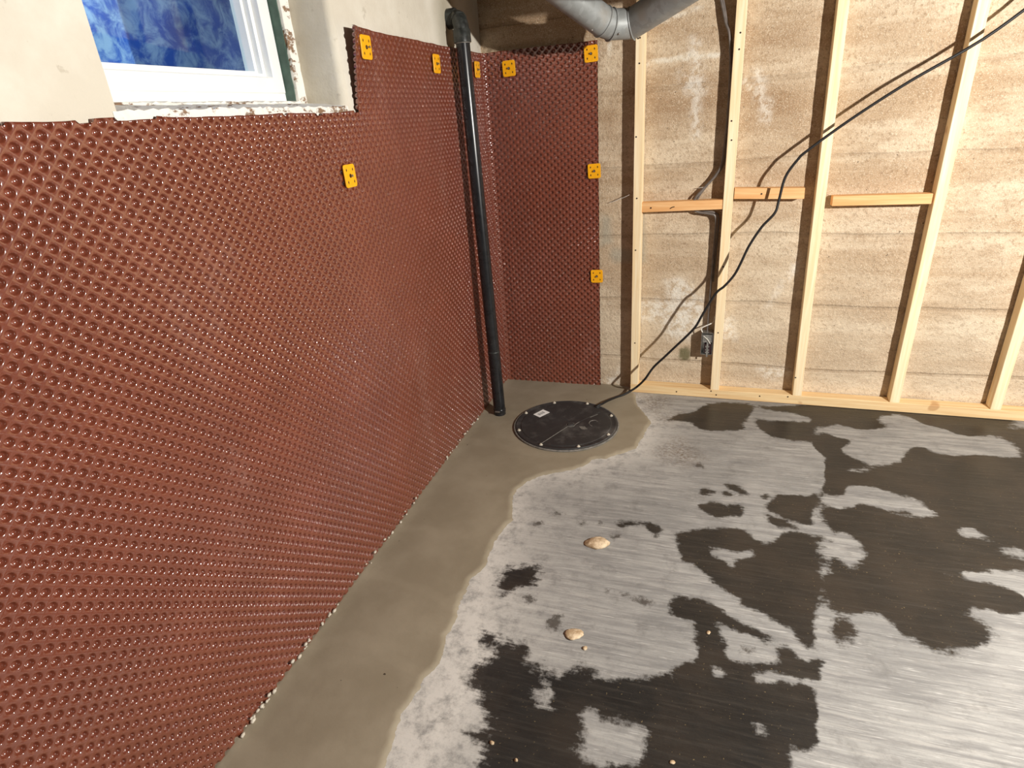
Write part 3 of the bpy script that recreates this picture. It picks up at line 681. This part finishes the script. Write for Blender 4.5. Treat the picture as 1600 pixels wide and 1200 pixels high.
# clamp bolt low on the pipe
cp = pb + axis_n * .03
part('clamp_band', tube([cp - axis_n * .010, cp - axis_n * .008, cp + axis_n * .008, cp + axis_n * .010], [.0306, .0322, .0322, .0306], 28), 'pipe', pipe, True)
cpx = cp + np.array([.0, -.034, .004]); part('clamp_screw', tube([cpx + np.array([-.012, 0, 0]), cpx + np.array([.012, 0, 0])], .0045, 8), 'steel', pipe, True, 'bright worm-drive screw')

# ------------------------------------------------------------------ orange fixing plates
def clip(center, n, label, rot=0.0, nail=0.0):
    # local: X across, Z up, Y out of the wall towards the room (-Y world for the back wall)
    o = thing('fixing_plate', tuple(center), label, 'clip', 'orange fixing plates on the membrane')
    if n == 'x': o.rotation_euler = (rot, 0, math.pi / 2)
    else: o.rotation_euler = (0, rot, 0)
    W, H, T, rc = .0315, .034, .0035, .008
    bm = bmesh.new(); pts = []
    for cx, cz_, a0 in ((W - rc, H - rc, 0), (-W + rc, H - rc, 90), (-W + rc, -H + rc, 180), (W - rc, -H + rc, 270)):
        for k_ in range(5):
            a = math.radians(a0 + k_ * 22.5); pts.append((cx + rc * math.cos(a), cz_ + rc * math.sin(a)))
    back = [bm.verts.new((x, 0, z)) for x, z in pts]; fr = [bm.verts.new((x, -T + .001, z)) for x, z in pts]; f2 = [bm.verts.new((x * .97, -T, z * .97)) for x, z in pts]
    N = len(pts); bm.faces.new(f2); bm.faces.new(back[::-1])
    for i in range(N):
        j = (i + 1) % N; bm.faces.new((back[i], back[j], fr[j], fr[i])); bm.faces.new((fr[i], fr[j], f2[j], f2[i]))
    link('plate', bm_mesh(bm), M['orange'], o)
    for sx_ in (-1, 1):
        for sz_ in (-1, 1):
            bm = bmesh.new(); q = [(sx_ * .0175, sz_ * .018 + .0055), (sx_ * .0175 - .0032, sz_ * .018), (sx_ * .0175, sz_ * .018 - .0055), (sx_ * .0175 + .0032, sz_ * .018)]
            lo = [bm.verts.new((x, -T + .0005, z)) for x, z in q]; hi = [bm.verts.new((x, -T - .0004, z)) for x, z in q]; bm.faces.new(hi)
            for i in range(4): bm.faces.new((lo[i], lo[(i + 1) % 4], hi[(i + 1) % 4], hi[i]))
            link('slot', bm_mesh(bm), M['dark'], o)
    bm = bmesh.new(); res = bmesh.ops.create_cone(bm, cap_ends=True, segments=14, radius1=.0062, radius2=.0062, depth=.0012)
    bmesh.ops.rotate(bm, verts=bm.verts, cent=(0, 0, 0), matrix=Matrix.Rotation(math.pi / 2, 3, 'X')); bmesh.ops.translate(bm, verts=bm.verts, vec=(0, -T, 0))
    link('hole', bm_mesh(bm), M['dark'], o)
    bm = bmesh.new()
    for r1, r2, dp, yy in ((.0022, .0022, .008 + nail, -T - .003 - nail / 2), (.0042, .0042, .0018, -T - .0075 - nail)):
        res = bmesh.ops.create_cone(bm, cap_ends=True, segments=10, radius1=r1, radius2=r2, depth=dp)
        bmesh.ops.rotate(bm, verts=res['verts'], cent=(0, 0, 0), matrix=Matrix.Rotation(math.pi / 2, 3, 'X')); bmesh.ops.translate(bm, verts=res['verts'], vec=(0, yy, 0))
    link('nail', bm_mesh(bm), M['steel'], o)
    return o
cz0 = .0075
clip((cz0 + .014, *XP(562, 75)[1:]), 'x', 'orange fixing plate highest on the left wall, beside the cut corner near the window', .03, .004)
clip((cz0, *XP(679, 100)[1:]), 'x', 'orange fixing plate on the left wall just left of the black pipe top', .02)
clip((cz0, *XP(743, 109)[1:]), 'x', 'thin-looking orange fixing plate between the black pipe and the wall corner', .02)
clip((cz0, *XP(543, 275)[1:]), 'x', 'lone orange fixing plate lower on the left wall, below the window corner', -.02)
def bclip(u, v, lab, rot): q = YP(u, v); clip((q[0], -cz0, q[2]), 'y', lab, rot)
bclip(796, 107, 'orange fixing plate on the back wall right beside the corner', -.03); bclip(924, 84, 'orange fixing plate at the top right corner of the membrane under the duct', -.04)
bclip(929, 267, 'orange fixing plate midway down the right edge of the membrane', -.03); bclip(933, 431, 'lowest orange fixing plate on the right edge of the membrane', -.02)

# ------------------------------------------------------------------ stud wall
def prism(f4, depth, w=.0015):                        # four corners of the front face -> board of the given depth
    f4 = [np.array(q, float) for q in f4]; return bev(hull8(f4 + [q + WN * depth for q in f4]), w, 1)
def stud(b0, t0, width, label, zt=2.2, nails=()):
    b = FP(*b0); t = FP(*t0); d = (t - b) / (t[2] - b[2]); ux = np.array([WN[1], -WN[0], 0])
    lo = b + d * (.037 - b[2]); hi = b + d * (zt - b[2])
    o = thing('wall_stud', tuple(lo + ux * width / 2), label, 'stud', 'pine studs against the bare concrete')
    part('board', prism([lo, lo + ux * width, hi + ux * width, hi], SD - .003), 'pine', o)
    for (u, v) in nails:
        q = FP(u, v); bm = bmesh.new(); bmesh.ops.create_cone(bm, cap_ends=True, segments=10, radius1=.004, radius2=.0036, depth=.002)
        bmesh.ops.rotate(bm, verts=bm.verts, cent=(0, 0, 0), matrix=Matrix.Rotation(math.pi / 2, 3, 'X')); bmesh.ops.translate(bm, verts=bm.verts, vec=tuple(q)); part('nail', bm, 'dark', o)
    return o
SW = .041
stud((985, 602), (993, 60), SW, 'leftmost pine stud, its top hidden behind the metal duct elbow', 2.2, [(999, 99), (994, 214), (995, 310), (993, 391), (992, 536), (1000, 59), (997, 60)])
stud((1110, 606), (1151, 3), SW + .002, 'pine stud with the metal junction box on its side', 2.2, [(1157, 51), (1155, 77), (1143, 189), (1143, 219), (1130, 417), (1122, 520)])
s3 = FP(1238.5, 616); 
stud((1238.5, 616), (1263.5, 400), SW, 'third pine stud from the left, at the right edge of the picture', 2.2, [(1243, 590)])
def vstud(x, label):
    y = (FACE_K - WN[0] * x) / WN[1]; ux = np.array([WN[1], -WN[0], 0]); lo = np.array([x, y, .037]); hi = np.array([x + .01, y, 2.2])
    o = thing('wall_stud', (x + SW / 2, y, .037), label, 'stud', 'pine studs against the bare concrete'); part('board', prism([lo, lo + ux * SW, hi + ux * SW, hi], SD - .003), 'pine', o)
vstud(1.975, 'fourth pine stud from the left on the bare wall'); vstud(2.38, 'fifth pine stud from the left on the bare wall'); vstud(2.79, 'sixth pine stud from the left, farthest right on the bare wall')
# bottom plate
a = FP(984.5, 610); ux = np.array([WN[1], -WN[0], 0]); a[2] = FZ + .001; b = a + ux * 2.4
pl = thing('bottom_plate', tuple((a + b) / 2), 'long pine bottom plate lying on the floor under the studs', 'lumber')
part('board', prism([a, b, b + np.array([0, 0, .048]), a + np.array([0, 0, .048])], SD - .002, .002), 'pine_x', pl)
for u, v in ((1057, 612), (1111, 611), (1119, 617), (1187, 619), (1231, 620)):
    q = FP(u, v); bm = bmesh.new(); bmesh.ops.create_cone(bm, cap_ends=True, segments=10, radius1=.004, radius2=.0036, depth=.002)
    bmesh.ops.rotate(bm, verts=bm.verts, cent=(0, 0, 0), matrix=Matrix.Rotation(math.pi / 2, 3, 'X')); bmesh.ops.translate(bm, verts=bm.verts, vec=tuple(q)); part('nail', bm, 'dark', pl)
def block(c4, label, nails=(), dep=.05):
    f4 = [FP(u, v, .004) for u, v in c4]; o = thing('wall_blocking', tuple(sum(f4) / 4), label, 'lumber', 'pine blocking between the studs')
    part('board', prism(f4, dep, .0012), 'block', o)
    for (u, v) in nails:
        q = FP(u, v, .003); bm = bmesh.new(); bmesh.ops.create_cone(bm, cap_ends=True, segments=8, radius1=.004, radius2=.0036, depth=.002)
        bmesh.ops.rotate(bm, verts=bm.verts, cent=(0, 0, 0), matrix=Matrix.Rotation(math.pi / 2, 3, 'X')); bmesh.ops.translate(bm, verts=bm.verts, vec=tuple(q)); part('nail', bm, 'dark', o)
    return o
b1 = block([(1001.5, 332), (1129.5, 327), (1129.5, 312), (1001.5, 317)], 'pine blocking between the first and second studs with grey cables crossing behind it', [(1017, 325)])
part('wood_split', tube([FP(1047, 326, .0035), FP(1050, 324, .0035), FP(1054, 323, .0035)], .0022, 6), 'dark', b1)
block([(1146.5, 311), (1256.5, 311), (1258, 293.5), (1148, 294.5)], 'pine blocking between the second and third studs behind the black cord', [(1190, 303)])
x0 = 1.60; y_ = (FACE_K - WN[0] * 1.6) / WN[1]
o = thing('wall_blocking', (1.79, y_, .99), 'pine blocking between the third and fourth studs on the bare wall', 'lumber', 'pine blocking between the studs')
fa = np.array([1.598, y_ + .004, .965]); fb = fa + ux * .375
part('board', prism([fa, fb, fb + np.array([0, 0, .042]), fa + np.array([0, 0, .042])], .05), 'block', o)

# ------------------------------------------------------------------ cables, box, cord
def cable(name, pts, r, mat, label, cat='cable', sp=6, seg=8, group=None):
    bm = tube(pts, r, seg, True, sp); o = link(name, bm_mesh(bm), M[mat], None, True); return tag(o, label, cat, group)
def W(u, v, d): return WP(u, v, -d)
cable('grey_cable', [W(1122, -18, .02), W(1128, 6, .022), W(1134, 36, .03), W(1140, 56, .04), W(1141, 110, .034), W(1137, 180, .03), W(1129, 250, .03), W(1118, 274, .028), W(1102, 292, .030), W(1087, 309, .034), W(1083, 322, .034), W(1090, 331, .03), W(1108, 334, .028), W(1118, 340, .026), W(1117, 372, .02), W(1113, 420, .02), W(1108, 480, .02), W(1105, 520, .02)], .0055, 'cable',
      'grey cable running down the left side of the second stud, looping round the blocking')
cable('grey_cable', [W(1126, -18, .014), W(1131, 6, .016), W(1137, 40, .022), W(1143, 64, .03), W(1144, 110, .026), W(1140, 180, .022), W(1133, 246, .02), W(1124, 268, .018), W(1106, 288, .02), W(1091, 309, .024), W(1089, 324, .024), W(1102, 330, .02), W(1116, 332, .018), W(1123, 340, .016), W(1121, 372, .012), W(1117, 410, .012), W(1114, 440, .012)], .005, 'cable',
      'second grey cable beside the first, tight against the stud with the junction box')
# thin tie wires
cable('tie_wire', [W(951, 317, .004), W(958, 315, .014), W(968, 311, .022), W(976, 308, .03), W(984, 304, .04)], .0016, 'white', 'short bent wire sticking out of the wall left of the first stud', 'wire', 3, 6)
cable('tie_wire', [W(1090, 294, .02), W(1096, 293, .028), W(1103, 292, .030)], .0016, 'white', 'short pale wire poking out beside the grey cables above the blocking', 'wire', 3, 6)
# junction box
bq = FP(1096.5, 520.5); ux3 = ux; bwid, bhei, bdep = .056, .118, .052
jb = thing('junction_box', tuple(bq), 'small metal junction box with a dark device fixed to the side of the second stud', 'electrical box')
p0 = bq + np.array([0, 0, -bhei]) + WN * .004
def jbx(x0, x1, z0, z1, d0, d1, w=.0012): 
    q = [p0 + ux3 * x0 + np.array([0, 0, z0]) + WN * d0, p0 + ux3 * x1 + np.array([0, 0, z0]) + WN * d0, p0 + ux3 * x1 + np.array([0, 0, z1]) + WN * d0, p0 + ux3 * x0 + np.array([0, 0, z1]) + WN * d0]
    return bev(hull8(q + [v + WN * (d1 - d0) for v in q]), w, 1)
part('back_shell', jbx(0, bwid, 0, bhei, bdep - .002, bdep), 'box', jb)
for args in ((0, .002, 0, bhei), (bwid - .002, bwid, 0, bhei), (0, bwid, 0, .002), (0, bwid, bhei - .002, bhei)): part('side_wall', jbx(*args, 0, bdep, .0004), 'box', jb)
dev = part('device', jbx(.016, .050, .006, .058, .002, .03), 'brownp', jb, label='dark brown outlet body')
for k_, (x_, z_) in enumerate(((.024, .044), (.038, .044), (.024, .026), (.038, .026), (.024, .012), (.038, .012))):
    part('terminal', jbx(x_ - .003, x_ + .003, z_ - .004, z_ + .004, -.001, .003, .0008), 'box', jb)
part('mounting_strap', jbx(.027, .036, -.012, .070, -.0012, .0002, .0003), 'box', jb)
part('cover_plate', jbx(.006, .050, .066, .108, .001, .004), 'box', jb); part('inner_wire', tube([p0 + ux3 * .01 + np.array([0, 0, .10]), p0 + ux3 * .03 + np.array([0, 0, .085]) - WN * .006, p0 + ux3 * .044 + np.array([0, 0, .062]) - WN * .004], .0022, 6, True, 4), 'white', jb, True)
cable('white_cable', [W(1117, 494, .03), W(1115, 503, .036), W(1110, 506, .042), W(1102, 509.5, .045), W(1097, 512, .045), W(1096, 515.5, .045), W(1098.5, 521, .045)], .0032, 'white', 'thin white cable bending into the top of the junction box', 'cable', 5, 8)
# black pump cord: hangs free from beyond the right edge to the lid
def cpt(u, v, y): return tuple(YP(u, v, y))
cord = [(2.52, -.15, 2.26), cpt(1690, -70, -.15), cpt(1560, 45, -.15), cpt(1420, 128, -.14), cpt(1330, 186, -.13), cpt(1262, 235, -.13), cpt(1246, 250, -.128), cpt(1227, 277, -.128), cpt(1217, 313, -.132), cpt(1210.5, 333, -.140), cpt(1190, 355, -.146), cpt(1170, 385, -.152), cpt(1157, 412, -.157), cpt(1147, 430, -.161), cpt(1132, 447, -.168), cpt(1118, 459, -.172), cpt(1098, 491, -.181), cpt(1087, 510, -.186), cpt(1072, 526, -.184), cpt(1057, 540, -.182), cpt(1038, 558, -.181), cpt(1021, 574, -.181), cpt(1008, 592, -.19)]
cord += [tuple(ZP(998, 602, .06)), tuple(ZP(990, 608, .035)), tuple(ZP(976, 616, .012)), tuple(ZP(962, 621, .008)), tuple(ZP(949, 626.5, .012)), tuple(ZP(941, 631, .016)), (LC[0] + .124, LC[1] + .200, LC[2] + .018), (LC[0] + .122, LC[1] + .199, LC[2] + .002)]
cable('power_cord', cord, .0058, 'cord', 'black power cord hanging in front of the studs and running down to the lid', 'cord', 6, 10)

# ------------------------------------------------------------------ round sheet-metal duct, bent under the ceiling
E1 = YP(941.5, 33.5, -.37); E2 = YP(987.5, 37, -.30); Mx = YP(954, 38.5, -.345)
A = YP(893, -3, -.48); B = YP(1046, -1, -.42)
A2_ = A + (A - E1) / np.linalg.norm(A - E1) * 1.1; B2_ = B + (B - E2) / np.linalg.norm(B - E2) * .9
dr = .0545
duct = thing('metal_duct', tuple(E1), 'galvanised round metal duct with a segmented elbow hanging above the first stud', 'duct')
def seg_tube(full, i0, i1, r0, r1):                    # piece of a mitred tube
    P = [Vector(p) for p in full]; bm = bmesh.new(); n = 40; rings = []
    for i, rr in ((i0, r0), (i1, r1)):
        t1 = (P[i] - P[i - 1]).normalized() if i else (P[1] - P[0]).normalized(); t2 = (P[i + 1] - P[i]).normalized() if i < len(P) - 1 else t1
        t = (t1 + t2).normalized(); ax = (P[i1] - P[i0]).normalized(); s = ax.cross(Vector((0, 0, 1))).normalized(); up = s.cross(ax)
        ring = []
        for j in range(n):
            a = 2 * math.pi * j / n; off = (s * math.cos(a) + up * math.sin(a)) * rr; off = off - ax * (off.dot(t) / ax.dot(t)); ring.append(bm.verts.new(P[i] + off))
        rings.append(ring)
    for j in range(n): k_ = (j + 1) % n; bm.faces.new((rings[0][j], rings[0][k_], rings[1][k_], rings[1][j]))
    return bm, rings
full = [A2_, E1, Mx, E2, B2_]
for i in range(4):
    bm, _ = seg_tube(full, i, i + 1, dr * (1.0 if i != 3 else 1.02), dr * (1.0 if i != 0 else 1.015))
    part('duct_arm' if i in (0, 3) else 'elbow_gore', bm, 'galv', duct, True)
for i in (1, 2, 3):
    P = [Vector(p) for p in full]; t = ((P[i] - P[i - 1]).normalized() + (P[i + 1] - P[i]).normalized()).normalized()
    ax = (P[i] - P[i - 1]).normalized(); s = ax.cross(Vector((0, 0, 1))).normalized(); up = s.cross(ax); pts = []
    for j in range(41):
        a = 2 * math.pi * j / 40; off = (s * math.cos(a) + up * math.sin(a)) * (dr + .0022); pts.append(P[i] + off - ax * (off.dot(t) / ax.dot(t)))
    part('seam_band', tube(pts, .0028, 8, False), 'galv', duct, True)
part('shade_box', box(1.0, 1.64, -.96, -.80, 1.768, 2.18, .004), 'galv', duct, label='unseen box added to shade the wall above the membrane')  # added out-of-view box, keeps the lamp off the upper back wall
for u, v, y in ((967, 53, -.375), (925, 47, -.44)):
    q = YP(u, v, y); bm = bmesh.new(); bmesh.ops.create_icosphere(bm, subdivisions=2, radius=.0042); bmesh.ops.translate(bm, verts=bm.verts, vec=tuple(q)); part('screw', bm, 'steel', duct, True)

# ------------------------------------------------------------------ lumps and pebbles on the floor
def stone(u0, v0, u1, v1, hgt, seed, label, name='mortar_lump', cat='lump', group=None, sub=3):
    a = ZP(u0, (v0 + v1) / 2); b = ZP(u1, (v0 + v1) / 2); c = ZP((u0 + u1) / 2, (v0 * .35 + v1 * .65)); n_ = ZP((u0 + u1) / 2, v1); f_ = ZP((u0 + u1) / 2, v0)
    rx = (b[0] - a[0]) / 2; ry = max(rx * .7, (f_[1] - n_[1]) / 2 * .8)
    o = bpy.data.objects.new(name, bpy.data.meshes.new(name)); bm = bmesh.new(); lump(bm, (0, 0, 0), (rx, ry, hgt), seed, sub=sub); bm.to_mesh(o.data); bm.free()
    o.data.materials.append(M['chunk']); o.data.polygons.foreach_set('use_smooth', [True] * len(o.data.polygons)); COL.objects.link(o); o.location = (c[0], c[1], FZ + hgt * .25)
    return tag(o, label, cat, group)
stone(913, 833, 948, 857, .013, 3, 'larger beige mortar lump on the floor, in the middle of the pale patch')
stone(883, 976, 911, 999, .007, 5, 'smaller flat crusty beige lump on the floor nearer the camera')
for i, (u, v, r_, lab) in enumerate(((1107, 988, 4, 'tiny pale pebble on the dark wet patch right of the crusty lump'), (913, 1012, 3.5, 'tiny pale pebble just beside the flat crusty lump'), (769, 1160, 4.5, 'tiny beige pebble on dark floor near the bottom, close to the mortar'), (1050, 1190, 5, 'tiny pebble at the bottom edge of the picture'), (806, 668 + 520, 3, 'tiny pale pebble on the dark wet floor near the bottom edge'))):
    stone(u - r_, v - r_, u + r_, v + r_, .005, 20 + i, lab, 'pebble', 'pebble', None, 2)
stone(596.5, 913, 601.5, 917, .003, 33, 'single dark speck lying on the smooth mortar strip', 'pebble', 'pebble', None, 1).data.materials[0] = M['dark']
